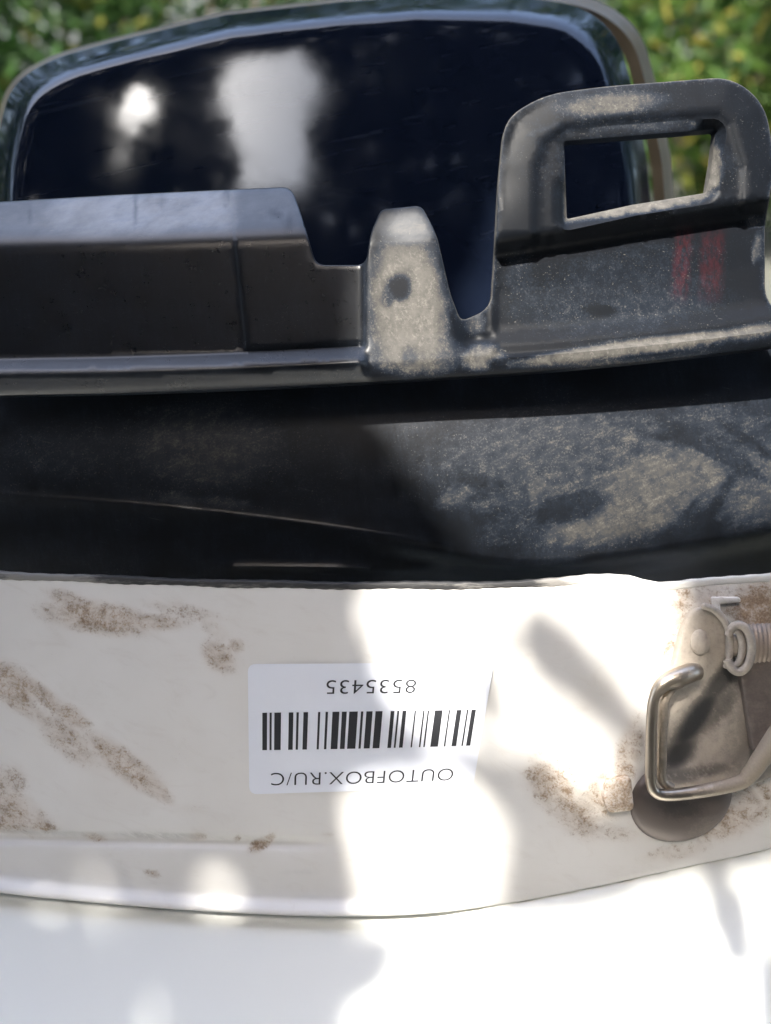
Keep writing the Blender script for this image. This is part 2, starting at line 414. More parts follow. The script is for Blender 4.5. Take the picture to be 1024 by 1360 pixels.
WHITE_DIRT_SHADE = [
    (130, 820, 92, 26, 8, .95), (95, 800, 50, 16, 25, .7), (190, 826, 70, 14, 3, .9), (245, 812, 75, 14, 12, .45), (290, 872, 32, 22, 40, .85), (313, 858, 14, 12, 0, .8), (285, 835, 30, 16, 40, .5),
    (15, 910, 45, 28, 45, 1.0), (60, 925, 60, 13, 38, .9), (95, 950, 36, 15, 35, 1.0), (40, 945, 70, 12, 30, .7), (95, 985, 70, 28, 40, .7), (165, 1015, 85, 22, 38, .85), (205, 1045, 42, 14, 42, .8),
    (20, 1075, 60, 28, 30, .85), (10, 1040, 30, 35, 30, .6), (55, 1098, 26, 9, 5, 1.0), (0, 1095, 50, 12, 10, .9), (125, 1112, 20, 7, 12, .9), (262, 1111, 15, 7, 0, .85), (345, 1122, 20, 10, -25, 1.0), (358, 1113, 10, 6, -30, 1), (202, 1160, 14, 6, 10, .8), (315, 1114, 6, 5, 0, .8), (435, 1108, 12, 5, 0, .5), (553, 1090, 15, 6, 0, .75), (250, 1075, 30, 10, 0, .3),
    (735, 1040, 52, 40, 45, .85), (760, 1075, 65, 34, 40, .8), (800, 1060, 40, 48, 10, .8), (720, 1010, 26, 22, 20, .6), (835, 1000, 22, 60, 15, .75), (800, 1105, 60, 16, 5, .45),
    (925, 802, 80, 36, -5, .62), (898, 845, 34, 60, 20, .7), (1010, 805, 46, 46, 0, 1.3), (905, 800, 16, 30, 30, .9), (880, 890, 22, 45, 20, .75), (960, 1090, 80, 30, -15, .85), (1000, 1060, 60, 40, 0, .7), (900, 1130, 60, 16, -12, .5),  # strong round blob at the far right is a painted shadow
    (770, 775, 60, 10, 0, .2)]
def wdirt_shade(px, py): return blobs(px, py, WHITE_DIRT_SHADE)
def wscuff(px, py): return blobs(px, py, [(210, 1110, 70, 6, 2, .9), (60, 1106, 120, 5, 2, .55), (330, 1114, 90, 4, 1, .4), (400, 1160, 30, 3, 0, .2)])
xs = np.linspace(-78, 1108, 240)
panel_out = [(x, P_TOP(x)) for x in xs] + [(x, P_BOT(x)) for x in xs[::-1]]
panel = thing('white_panel', P(512, 1200, -12), 'white painted curved band smeared with brown mud, below the black channel', 'panel')
GX = np.arange(-70, 470, 4.0)
sheet('face', panel_out, zpanel, 2.6, M['white'], panel, 5, lines=[np.stack([GX, 1112 + .02 * GX + d], -1) for d in (-12, -8, -4, 0, 4, 8, 12)] + [np.stack([np.arange(-70, 1100, 5.0), P_BOT(np.arange(-70, 1100, 5.0)) - d], -1) for d in (8, 14, 20, 26)], attr={'dirt': wdirt_shade, 'scuff': wscuff}, bevel=.5, seg=3)
rim_out = [(x, P_TOP(x) - 6.5 + .7 * math.sin(x * .031) + .35 * math.sin(x * .23)) for x in xs] + [(x, P_TOP(x) + 3.2 + .8 * math.sin(x * .043 + 1) + .4 * math.sin(x * .31)) for x in xs[::-1]]
sheet('rim', rim_out, lambda x, y: zpanel(x, P_TOP(x)) + .15, 3.4, M['rim'], panel, 4,
      attr={'dirt': lambda x, y: ss(690, 800, x) * .75 + .25 * np.exp(-((x - 60) / 80) ** 2)}, bevel=.4)
# wrap-round skirt that goes back from the lower lip and rests on the table
def skirt():
    X = np.linspace(-78, 1108, 80); up = np.array([0, math.cos(R(PITCH)), math.sin(R(PITCH))]); fw = np.array([0, math.sin(R(PITCH)), -math.cos(R(PITCH))])
    e = P(X, P_BOT(X) - 3, zpanel(X, P_BOT(X) - 1) - 2.8); V = np.concatenate([e, e + fw * .0006 - up * .0001, e + fw * .0014, e + fw * .0022]); n = len(X)
    F = [(r * n + i, r * n + i + 1, (r + 1) * n + i + 1, (r + 1) * n + i) for r in range(3) for i in range(n - 1)]
    return V, F
v, f = skirt(); o = link('return_edge', v, f, M['white'], panel, True); s = o.modifiers.new('solid', 'SOLIDIFY'); s.thickness = .0016
# raised mould mark by the latch
def zp(off): return lambda x, y: zpanel(x, y) + off
sheet('mould_mark', rounded([(946, 793, 3), (983, 793, 4), (984, 800, 3), (956, 802, 2), (958, 822, 3), (949, 820, 3)]), zp(1.6), 1.6, M['white'], panel, 3, attr={'dirt': lambda x, y: x * 0 + .35, 'scuff': lambda x, y: x * 0}, bevel=.35)
sheet('lug', rounded([(806, 1036, 6), (838, 1032, 6), (842, 1076, 8), (808, 1080, 8), (800, 1058, 8)]), lambda x, y: zpanel(820, 1056) + 3.2 - .02 * (x - 820), 3.4, M['white'], panel, 3, attr={'dirt': lambda x, y: x * 0 + 1.1, 'scuff': lambda x, y: x * 0}, bevel=.8, seg=3)

# ------------------------------------------------------------ smooth white shell below and behind the band
def zshell(px, py): e = py - P_BOT(px); return zpanel(px, P_BOT(px) - 30) - 1.0 + .09 * np.clip(e, 0, 240) - 6 * ss(0, -14, e)
sh = thing('lower_shell', P(512, 1800, -14), 'plain white curved shell below and behind the muddy white band, dappled with sunlight', 'panel')
sheet('face', [(x, 1110) for x in np.linspace(-120, 1150, 60)] + [(x, 1900) for x in np.linspace(1150, -120, 60)], zshell, 3.0, M['table'], sh, 9, bevel=.6)

# ------------------------------------------------------------ barcode sticker
def lab(u, v):
    """label coordinates (0..1) -> photo pixels"""
    u = np.asarray(u, float); v = np.asarray(v, float)
    tl, tr, br, bl = np.array((329, 882)), np.array((656, 880)), np.array((628, 1046)), np.array((331, 1055))
    q = ((1-u)*(1-v))[..., None]*tl + (u*(1-v))[..., None]*tr + (u*v)[..., None]*br + ((1-u)*v)[..., None]*bl
    return q[..., 0], q[..., 1] + 2.5 * np.sin(u * math.pi) * (v - .3)
def zst(x, y):                                                          # right edge lifts a little
    return zpanel(x, y) + .16 + .04 * np.sin(x * .05 + 1.3 * np.sin(y * .03)) + .035 * np.sin(y * .07 + x * .02) + .9 * ss(628, 662, x + (y - 880) * .1) * ss(980, 880, y)
lo = [(*[float(q) for q in lab(np.array(u), np.array(v_))], 11) for u, v_ in ((0., 0.), (1., 0.), (1., 1.), (0., 1.))]
st = thing('barcode_sticker', P(490, 965, zpanel(490, 965)), 'white paper sticker with barcode, stuck upside down on the white band', 'sticker')
sheet('paper', rounded(lo, 5), zst, .1, M['paper'], st, 5, bevel=0)
BARS = [(348.4,354.7),(358.1,360.9),(364.4,373.3),(383.6,389.7),(393.8,396.9),(403.1,409.2),(422.5,425.4),(432.5,435.7),(441.6,450.8),(454.2,460.6),(464,475.3),(479.5,482.6),(486.7,494.9),(498.8,508.1),(519,524),(527.8,530.2),(534.8,539.8),(550.7,552.6),(562,564.1),(568,570.1),(577.6,588),(596,598),(606.6,613),(620,622.2),(626.4,632.2)]
for a, b_ in BARS:
    v0 = .375; v1 = .662
    wx0 = lab(0., v0)[0]; wx1 = lab(1., v0)[0]
    ua, ub = (a - wx0) / (wx1 - wx0), (b_ - wx0) / (wx1 - wx0)
    vv = np.linspace(v0, v1, 6); V = []
    for off in (.07, .02):
        for q in vv:
            for uu in (ua, ub):
                x, y = lab(uu, q); V.append(P(x, y, zst(x, y) + off))
    F = []
    for k in range(5):
        i = 2 * k; F += [(i, i+1, i+3, i+2), (12+i+2, 12+i+3, 12+i+1, 12+i), (i, i+2, i+14, i+12), (i+1, i+13, i+15, i+3)]
    F += [(0, 12, 13, 1), (10, 11, 23, 22)]
    link('bar', np.array(V), F, M['ink'], st, False)
def print_text(name, body, x_right, x_left, v_base, v_cap, thin=0.0):
    cu = bpy.data.curves.new(name, 'FONT'); cu.body = body; cu.offset = thin; cu.space_character = 1.06; cu.resolution_u = 6
    tmp = bpy.data.objects.new(name, cu); C.objects.link(tmp); dg = bpy.context.evaluated_depsgraph_get()
    me = bpy.data.meshes.new_from_object(tmp.evaluated_get(dg)); bpy.data.objects.remove(tmp)
    co = np.array([v.co[:] for v in me.vertices]); fs = [tuple(p.vertices) for p in me.polygons]; bpy.data.meshes.remove(me)
    x0, x1 = co[:, 0].min(), co[:, 0].max(); y0, y1 = 0.0, np.percentile(co[:, 1], 99.5)
    tx = (co[:, 0] - x0) / (x1 - x0); ty = co[:, 1] / y1
    vm = (v_base + v_cap) / 2; wx0 = lab(0., vm)[0]; wx1 = lab(1., vm)[0]
    ur, ul = (x_right - wx0) / (wx1 - wx0), (x_left - wx0) / (wx1 - wx0)
    x, y = lab(ur + (ul - ur) * tx, v_base + (v_cap - v_base) * ty)
    return link(name, P(x, y, zst(x, y) + .07), fs, M['ink'], st, False)
print_text('printed_number', '8535435', 552.5, 433.5, .132, .238, -.008)
print_text('printed_address', 'OUTOFBOX.RU/C', 602, 360, .838, .934, -.010)

# ------------------------------------------------------------ black channel behind the band
Y_T = smoothcurve([(-80, 648), (0, 656), (200, 672), (380, 692), (550, 716), (700, 738), (850, 722), (1024, 690), (1110, 672)])
def zchan(px, py):
    yt = Y_T(px); d = py - yt; right = ss(430, 640, px)
    z = -15 + 2.0 * ss(480, 640, py) - 2.5 * right * ss(640, 800, py)
    soft = 14 + 26 * right
    z = z - np.clip(d, 0, None) * (.045 + .225 * right) * ss(0, soft, d)
    z = z + .35 * np.exp(-(d / 3.0) ** 2) * (1 - right)
    z = z + .9 * np.exp(-((py - (748 + .012 * px)) / 4.0) ** 2) * ss(250, 330, px) * ss(640, 520, px)
    z = z - 3 * ss(8, 60, py - 770)
    return z - 4.5 * ((px - 500) / 540.0) ** 2
CH_DIRT = [(1010, 640, 110, 90, -10, .72), (960, 560, 120, 40, 8, .6), (235, 662, 40, 12, 5, .75), (300, 668, 60, 12, 8, .75), (270, 590, 160, 90, 0, .72), (80, 600, 130, 60, 0, .58), (400, 620, 90, 80, 0, .45), (400, 600, 60, 60, 0, .3), (30, 655, 80, 6, 5, .4), (340, 560, 90, 50, 0, .30), (180, 740, 120, 30, 0, .2),
    (770, 610, 290, 110, 0, .66), (606, 658, 46, 20, -25, .72), (640, 672, 30, 16, 20, .6), (713, 652, 18, 40, 12, .78), (735, 640, 60, 30, 0, .7), (690, 665, 70, 20, 0, .65), (880, 640, 150, 70, -10, .82), (820, 690, 160, 46, -12, .85), (680, 700, 80, 40, -20, .52), (960, 590, 90, 60, 20, .5), (980, 660, 70, 50, -20, .62), (700, 585, 150, 30, 0, .5)]
def chdirt(px, py):
    d = blobs(px, py, CH_DIRT)
    # wiped, cleaner streaks
    w_ = blobs(px, py, [(950, 600, 80, 9, 28, .7), (985, 620, 14, 18, 0, .5), (760, 675, 46, 20, -15, .7), (900, 585, 60, 6, 12, .4), (955, 665, 60, 8, -60, .4), (905, 690, 50, 7, -50, .35), (1000, 590, 60, 6, 35, .4), (640, 640, 40, 10, 10, .4)])
    return d * (1 - w_)
ch = thing('black_channel', P(512, 770, -30), 'black dusty recessed channel between the notched flange and white band', 'channel')
X = np.linspace(-110, 1140, 90)
CX = np.arange(-108, 1138, 4.5)
sheet('face', [(x, 440) for x in X] + [(x, 860) for x in X[::-1]], zchan, 2.4, M['channel'], ch, 6, lines=[np.stack([CX, Y_T(CX) + d], -1) for d in (-6, -3, 0, 3, 7, 14)] + [np.stack([CX, 748 + .012 * CX + d], -1) for d in (-5, 0, 5)], attr={'dirt': chdirt, 'red': lambda x, y: 0 * x}, bevel=0)
# closed body behind the channel that stands on the table
def body():
    up = np.array([0, math.cos(R(PITCH)), math.sin(R(PITCH))]); fw = np.array([0, math.sin(R(PITCH)), -math.cos(R(PITCH))])
    q = [P(-60, 480, -24), P(1090, 480, -24), P(1090, 840, -75), P(-60, 840, -75)]
    V = []
    for p in q: V.append(p)
    for p in (q[3], q[2]): V.append(p - up * (p @ up + .1845))
    for p in (q[0], q[1]): V.append(p + fw * .05 )
    for p in (V[6], V[7]): V.append(p - up * (p @ up + .1845))
    return np.array(V), [(0, 1, 2, 3), (3, 2, 5, 4), (0, 6, 7, 1), (6, 8, 9, 7), (4, 5, 9, 8), (0, 3, 4, 8, 6), (1, 7, 9, 5, 2)]
v, f = body(); link('body', v, f, M['channel'], ch, False, {'dirt': [0.1] * len(v), 'red': [0] * len(v)})

# ------------------------------------------------------------ black notched flange
F_BOT = smoothcurve([(-80, 529), (0, 526), (150, 523), (300, 518), (450, 511), (600, 502), (720, 494), (860, 481), (1024, 462), (1110, 450)])
flange_pts = [(-80, 272), (0, 268), (150, 259), (300, 252), (387, 248, 14), (402, 290, 20), (420, 352, 12), (486, 352, 14), (492, 310, 10), (506, 278, 8), (560, 273, 10), (580, 312, 14), (598, 390, 10), (612, 427, 10), (652, 410, 22), (657, 330, 20), (662, 240, 20), (670, 158, 26), (722, 126, 34), (800, 115, 40), (972, 102, 30), (1016, 138, 30), (1030, 215, 10), (1016, 300, 8), (1016, 395, 16), (1040, 425, 16), (1110, 415)]
F_XS = np.linspace(1110, -80, 90)
flange_out = rounded(flange_pts) + [(x, F_BOT(x)) for x in F_XS]
window = rounded([(749, 188, 4), (800, 184), (950, 172, 5), (945, 215), (938, 256, 4), (840, 272), (753, 291, 3)])
arch = [(664, 330), (668, 215), (686, 160), (735, 126), (800, 117), (972, 104), (1010, 140), (1032, 215), (1030, 300)]
EDGE = rounded(flange_pts)
def zflange(px, py):
    d = F_BOT(px) - py
    brk = ss(648, 662, px)                                               # bracket side
    ton = ss(478, 490, px) * (1 - ss(600, 616, px + (py - 425) * -.2))
    # long left plate: bead, slope, plate, bevelled top
    zl = np.interp(d, [-5, 0, 9, 26, 30, 46, 50, 190, 198, 206, 214, 222, 275], [-4.0, -2.6, -1.2, .9, .9, -2.2, -3.2, -4.15, -4.45, -5.2, -6.4, -8.0, -18.0])
    zl = zl + .45 * ss(303, 307, px - (py - 250) * .1) * ss(48, 56, d)     # butt joint where the thicker end section starts
    zt = np.interp(d, [-5, 0, 9, 26, 34, 60, 150, 185, 240], [-4.0, -2.6, -1.4, -.6, -1.0, -1.8, -2.2, -2.6, -6.0])
    # bracket: bead, ridge, hollow face, proud window frame
    yb = 318 - .155 * (px - 665)                                        # lower step of the window frame
    zb = np.interp(d, [-5, 0, 10, 22, 28, 36, 62, 110, 175, 240], [-4.0, -2.4, -1.2, -.8, -2.4, -2.0, -4.6, -5.0, -4.6, -4.4])
    da = dist(px, py, arch, False)
    zfm = 2.0 - .8 * ss(40, 50, da) - 1.1 * np.clip((40 - da) / 40, 0, 1) ** 1.5 * ss(310, 230, py)
    we = dist(px, py, window)
    zfm = zfm - 3.2 * np.clip(1 - we / 15, 0, 1) * np.maximum(ss(215, 250, py + (px - 840) * .15), ss(915, 940, px))
    fr = ss(yb + 26, yb - 4, py)
    zb = zb * (1 - fr) + zfm * fr
    z = zl * (1 - ton) + zt * ton
    z = z * (1 - brk) + zb * brk
    web = np.exp(-((px - 632) / 20.0) ** 2) * ss(500, 470, py)
    z = z - 2.6 * web * (1 - brk)
    return z - 3.0 * ((px - 520) / 560.0) ** 2
F_DIRT = [(540, 400, 62, 115, -3, 1.3), (545, 440, 60, 70, 0, 1.3), (840, 210, 230, 130, 0, .40), (820, 395, 190, 80, -6, .50), (520, 440, 45, 60, 0, .8), (580, 420, 24, 70, -4, .85), (560, 330, 40, 30, 0, .55), (575, 470, 50, 40, 0, .85), (530, 345, 34, 30, 0, .75), (520, 480, 40, 22, 0, .75), (640, 475, 40, 24, -10, .95), (630, 430, 22, 20, -30, .75),
    (720, 410, 70, 40, 0, .50), (840, 410, 180, 30, -6, .58), (690, 370, 30, 60, 0, .5), (840, 350, 170, 40, -8, .44), (840, 462, 210, 14, -8, 1.2), (840, 482, 210, 9, -8, .72), (1000, 440, 60, 14, -10, .9), (1004, 330, 8, 30, 8, .85), (1002, 295, 22, 10, -10, .7),
    (810, 138, 100, 22, -5, .9), (750, 140, 24, 18, 0, .7), (850, 276, 125, 9, -10, 1.3), (948, 225, 14, 44, 4, 1.2), (860, 167, 120, 6, -4, .7), (720, 172, 40, 6, -22, .6), (950, 130, 30, 16, 20, .3),
    (200, 522, 330, 4, -2, .6), (440, 500, 80, 12, -4, .55), (260, 300, 200, 20, -3, .28), (480, 470, 40, 30, 0, .5), (100, 390, 90, 50, 0, .2), (420, 440, 100, 40, 0, .25), (300, 455, 200, 12, -1, .3)]
def fdirt(px, py):
    d = blobs(px, py, F_DIRT)
    d = np.maximum(d, .95 * np.exp(-dist(px, py, EDGE[:-2], False) / 3.6) * ss(400, 640, px))
    d = np.maximum(d, .95 * np.exp(-dist(px, py, window) / 5.0) * ss(180, 260, py + (px - 840) * .15) + .5 * np.exp(-dist(px, py, window) / 4.0))
    clean_ = blobs(px, py, [(530, 382, 20, 22, 0, .85), (795, 412, 26, 9, 5, .8), (515, 395, 12, 20, 0, .5), (660, 484, 14, 9, 0, .6), (545, 470, 18, 16, 0, .4), (540, 316, 34, 9, 0, .6)])
    return np.clip(d * (1 - clean_), 0, 1.35)
def fred(px, py):
    a = ss(891, 899, px + (py - 350) * .08) * ss(921, 912, px + (py - 350) * .08); b = ss(926, 934, px + (py - 350) * .05) * ss(966, 954, px + (py - 350) * .05)
    return np.clip(np.maximum(a, b * .75) * ss(290, 325, py) * ss(412, 375, py), 0, 1) * .34
def fsheen_wear(px, py):  # sky sheen on bevel and bead painted as pale film and coat, plus abrasions
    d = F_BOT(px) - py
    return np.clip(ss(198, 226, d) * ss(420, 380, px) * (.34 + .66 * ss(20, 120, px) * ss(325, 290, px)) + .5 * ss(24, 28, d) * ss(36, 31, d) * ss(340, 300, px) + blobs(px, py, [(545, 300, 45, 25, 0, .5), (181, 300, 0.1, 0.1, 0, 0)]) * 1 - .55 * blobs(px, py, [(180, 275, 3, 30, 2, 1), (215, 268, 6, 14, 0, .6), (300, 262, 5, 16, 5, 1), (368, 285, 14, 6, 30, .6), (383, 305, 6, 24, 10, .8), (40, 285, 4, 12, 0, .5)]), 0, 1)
fl = thing('notched_flange', P(512, 500, -3), 'black plastic flange with notches, tongue and windowed bracket, dusty at right', 'flange')
FX = np.arange(-78, 1108, 4.0)
FL = [np.stack([FX, F_BOT(FX) - d], -1) for d in (9, 26, 30)] + [np.stack([FX[FX < 480], F_BOT(FX[FX < 480]) - d], -1) for d in (46, 50, 190, 198, 206, 214, 222)] + [np.stack([FX[FX > 650], F_BOT(FX[FX > 650]) - d], -1) for d in (22, 36, 62)]
ad = np.array(dens(arch, 4)[:-60])
wi = inset(dens(window, 4), -15); FL.append(wi)
for off in (-40, -45, -50, 40, 45, 50):
    c_ = inset(ad, off); FL.append(c_[np.abs(dist(c_[:, 0], c_[:, 1], arch, False) - abs(off)) < 1.0])
by = np.arange(664, 1100, 4.0); FL += [np.stack([by, 318 - .155 * (by - 665) + d], -1) for d in (-4, 6, 16, 26)]
ty = np.arange(270, 505, 4.0); FL += [np.stack([0 * ty + x, ty], -1) for x in (480, 484, 488, 492)]
jy = np.arange(250, 470, 4.0); FL += [np.stack([302.5 + (jy - 250) * .1 + d, jy], -1) for d in (0, 2.5, 5)]
sheet('strip', flange_out, zflange, 2.8, M['flange'], fl, 5, lines=FL, holes=[window], attr={'dirt': fdirt, 'red': fred, 'sheen_wear': fsheen_wear, 'dry': lambda x, y: ss(480, 500, x)}, bevel=.4, seg=2)

# ------------------------------------------------------------ glossy black cover behind
cv_pts = [(-14, 560), (-12, 300), (-8, 200, 40), (14, 112, 50), (70, 78, 30), (150, 56), (300, 20), (450, 3), (560, -6), (690, -4), (775, 8, 60), (822, 50, 50), (846, 140, 40), (860, 220), (868, 320), (876, 560)]
cvo = dens(rounded(cv_pts, 8), 10)
def cover_loops():
    c0 = np.array((430, 440.0)); O = np.array(cvo); V = []; F = []; n = len(O)
    S = [1.0, .9985, .993, .985, .975, .965, .957, .951, .947, .943, .940, .937, .934, .931, .928, .924, .919, .912, .90, .88, .86, .835, .81, .78, .75, .71, .67, .62, .56, .5, .4, .3, .2, .1, .02]
    rings = []
    def front(x, y): return -44 - 7 * ((x - 430) / 450) ** 2 - (440 - y) * .012 - (x - 430) * .025 - 3.0 * np.clip((330 - y) / 300, 0, 1.3) ** 2
    for zz, sc in ((-175, .90), (-150, .97), (-125, .995)):
        rings.append(P(c0[0] + (O[:, 0] - c0[0]) * sc, c0[1] + (O[:, 1] - c0[1]) * sc, zz))
    for s in S:
        x = c0[0] + (O[:, 0] - c0[0]) * s; y = c0[1] + (O[:, 1] - c0[1]) * s
        e = (s - .950) / .010; drop = 240.0 * .010 * (np.log1p(np.exp(min(e, 30.0))))
        zf = front(x, y); rings.append(P(x, y, zf - drop))
    V = np.concatenate(rings)
    for r in range(len(rings) - 1):
        for i in range(n): F.append((r * n + i, r * n + (i + 1) % n, (r + 1) * n + (i + 1) % n, (r + 1) * n + i))
    F.append(tuple(range(n))); F.append(tuple(range((len(rings) - 1) * n, len(rings) * n))[::-1])
    return V, F, n
V, F, n = cover_loops()
cv = thing('gloss_cover', P(440, 560, -100), 'glossy black domed cover out of focus behind the flange', 'cover')
link('shell', V, F, M['gloss'], cv, True)
def edging():
    O = np.array(cvo); c0 = np.array((430, 440.0)); O = O + np.stack([26 * ss(640, 850, O[:, 0]), -5 * ss(500, 760, O[:, 0])], -1); V = []; F = []; n = len(O); prof = [(.955, -100), (.985, -98), (1.000, -103), (1.010, -107), (1.012, -118), (1.008, -128), (.998, -130)]
    rings = [P(c0[0] + (O[:, 0] - c0[0]) * s, c0[1] + (O[:, 1] - c0[1]) * s, z) for s, z in prof]
    V = np.concatenate(rings)
    for r in range(len(prof)):
        q = (r + 1) % len(prof)
        for i in range(n): F.append((r * n + i, r * n + (i + 1) % n, q * n + (i + 1) % n, q * n + i))
    return V, F
v, f = edging(); link('edging', v, f, M['edging'], cv, True)
# foot that carries the cover down to the table
up = np.array([0, math.cos(R(PITCH)), math.sin(R(PITCH))])
def foot():
    q = np.array([P(120, 545, -80), P(740, 545, -80), P(740, 545, -150), P(120, 545, -150)]); b_ = q - np.outer(q @ up + .1845, up)
    return np.concatenate([q, b_]), [(0, 1, 2, 3), (7, 6, 5, 4), (0, 4, 5, 1), (1, 5, 6, 2), (2, 6, 7, 3), (3, 7, 4, 0)]
v, f = foot(); link('foot', v, f, M['gloss'], cv, False)

# ------------------------------------------------------------ metal latch
la = thing('metal_latch', P(930, 960, zpanel(930, 960)), 'dirty metal toggle latch with wire loop, riveted to the white band at right', 'latch')
zl0 = float(zpanel(920.0, 950.0))
def zconst(z): return lambda x, y: 0 * x + z
AT = {'dirt': lambda x, y: 0 * x + .5, 'grease': lambda x, y: 0 * x}
def grease(px, py): return blobs(px, py, [(958, 905, 64, 18, -52, .9), (925, 955, 74, 20, -55, 1.0), (902, 1000, 40, 22, -50, .95), (950, 940, 60, 24, -45, .7), (930, 1025, 60, 12, -10, .6), (900, 1030, 40, 14, 0, .7)])
def zfan(x, y):
    return zl0 + 4.6 - .002 * (y - 850) - .02 * np.abs(x - 930) * ss(900, 1000, y) - 1.6 * np.exp(-((dist(x, y, [(975, 880), (905, 1005)], False)) / 26.0) ** 2)
fan = rounded([(905, 838, 18), (918, 808, 22), (948, 806, 22), (968, 830, 22), (974, 868, 18), (985, 900, 14), (1060, 925), (1080, 960), (1080, 1010), (1006, 1040, 16), (900, 1062, 14), (866, 1052, 14), (862, 980, 10), (868, 915, 18), (893, 890, 14)])
hp = sheet('hinge_plate', fan, zfan, 2.4, M['steel'], la, 4, attr={'dirt': lambda x, y: .62 - .25 * ss(940, 1010, x), 'grease': grease}, bevel=.6, seg=3)
# rolled lip round the top of the plate
lp = smooth_path([P(x, y, zl0 + 5.6) for x, y in ((932, 804), (950, 811), (964, 828), (970, 850), (969, 872), (964, 888))])
v, f = tube(lp, [.0004, *([.00085] * (len(lp) - 2)), .0005]); link('rolled_lip', v, f, M['steel'], hp, True, {'dirt': [.55] * len(v), 'grease': [0] * len(v)})
# rivet: flat dome
def dome(cx, cy, rx, ry, z, h, n=28, rings=7):
    V = []; F = []
    for r in range(rings):
        a = r / (rings - 1) * math.pi / 2; s = math.cos(a)
        for k in range(n):
            t = 2 * math.pi * k / n; V.append(P(cx + rx * s * math.cos(t), cy + ry * s * math.sin(t), z + h * math.sin(a) ** .8 if r else z - .4))
    for r in range(rings - 1):
        for k in range(n): F.append((r*n+k, r*n+(k+1) % n, (r+1)*n+(k+1) % n, (r+1)*n+k))
    F.append(tuple(range(n))); return np.array(V), F
v, f = dome(930, 853, 14, 18, zl0 + 4.4, 1.1); link('rivet', v, f, M['steel'], hp, True, {'dirt': [.6] * len(v), 'grease': [0] * len(v)})
# knuckle rings and spring coil on a horizontal pin
def coil(x0, x1, yc, rpx, z, name, mat, rib, n=30):
    m = int((x1 - x0) / 1.4) + 2; V = []; F = []; k_ = K / 1000
    for i in range(m):
        x = x0 + (x1 - x0) * i / (m - 1); r = rpx * (1 + rib * math.sin(x * 1.05))
        for q in range(n):
            t = 2 * math.pi * q / n; c = P(x, yc - .04 * (x - 980), z); V.append(c + np.array((rib * .0006 * math.cos(t), r * k_ * math.cos(t), r * k_ * .55 * math.sin(t))))
    for i in range(m - 1):
        for q in range(n): F.append((i*n+q, i*n+(q+1) % n, (i+1)*n+(q+1) % n, (i+1)*n+q))
    F += [tuple(range(n))[::-1], tuple(range((m-1)*n, m*n))]
    return link(name, np.array(V), F, mat, la, True, {'dirt': [.5] * len(V), 'grease': [0] * len(V)})
coil(990, 1090, 856, 27, zl0 + 5.0, 'spring', M['spring'], .035)
coil(964, 994, 858, 15, zl0 + 4.6, 'pin', M['steel'], 0)
def ring(cx, cy, rx, ry, z0, z1, r, name, mat, a0=0, a1=360):
    pts = []
    for k in range(41):
        t = R(a0 + (a1 - a0) * k / 40); pts.append(P(cx + rx * math.cos(t), cy + ry * math.sin(t), z0 + (z1 - z0) * (.5 + .5 * math.cos(t))))
    v, f = tube(pts, r, 10); return link(name, v, f, mat, la, True, {'dirt': [.5] * len(v), 'grease': [0] * len(v)})
ring(981, 861, 17, 31, zl0 + 6.2, zl0 + 7.2, .0011, 'knuckle', M['steel'], -130, 150)
ring(975, 860, 11, 24, zl0 + 6.0, zl0 + 6.6, .0009, 'knuckle', M['steel'], -140, 120)
# added dark plate standing in for a shadow cast on the hinge plate
sheet('shade_plate', rounded([(982, 892, 14), (1000, 878, 8), (1100, 868), (1100, 985), (1022, 985, 12), (1000, 1000, 6)]), lambda x, y: zl0 + 6.0 + .012 * (x - 990), 2.0, M['dark_steel'], la, 5, attr=AT, bevel=.6, seg=3)
# bent wire loop (two turns side by side)
W = [P(*p) for p in ((925, 892, zl0 + 5.2), (916, 894, zl0 + 6.8), (900, 900, zl0 + 8.2), (882, 908, zl0 + 8.8), (869, 926, zl0 + 9.0), (865, 960, zl0 + 8.6), (864, 1010, zl0 + 8.0), (864, 1036, zl0 + 7.6), (870, 1052, zl0 + 7.2), (888, 1056, zl0 + 6.8), (930, 1051, zl0 + 6.2), (980, 1040, zl0 + 6.0), (996, 1028, zl0 + 6.4), (1016, 1000, zl0 + 7.0), (1050, 950, zl0 + 7.4), (1090, 900, zl0 + 7.4))]
wp = smooth_path(W, 7); wx = np.array([p_[0] for p_ in W]); tt_ = np.linspace(0, len(W) - 1, len(wp))
wr = np.interp(tt_, [0, 1, 2, 3.2, 4, 7, 8.5, 10, 11.5, 12.5, 15], [.0021, .0024, .0024, .0019, .00125, .00125, .00135, .0016, .0018, .0022, .0026])
v, f = tube(wp, wr, 16); link('wire_loop', v, f, M['wire'], la, True, {'dirt': .3 + .35 * ss(.07, .085, v[:, 0]), 'grease': [0] * len(v)})  # more dirt at right darkens the wire in place of shade there
W2 = [P(*p) for p in ((905, 906, zl0 + 6.4), (893, 914, zl0 + 7.0), (883, 930, zl0 + 7.2), (880, 960, zl0 + 6.8), (879, 1010, zl0 + 6.2), (880, 1036, zl0 + 6.0), (892, 1046, zl0 + 5.6))]
v, f = tube(smooth_path(W2, 7), .0012, 12); link('wire_turn', v, f, M['wire'], la, True, {'dirt': [.45] * len(v), 'grease': [0] * len(v)})
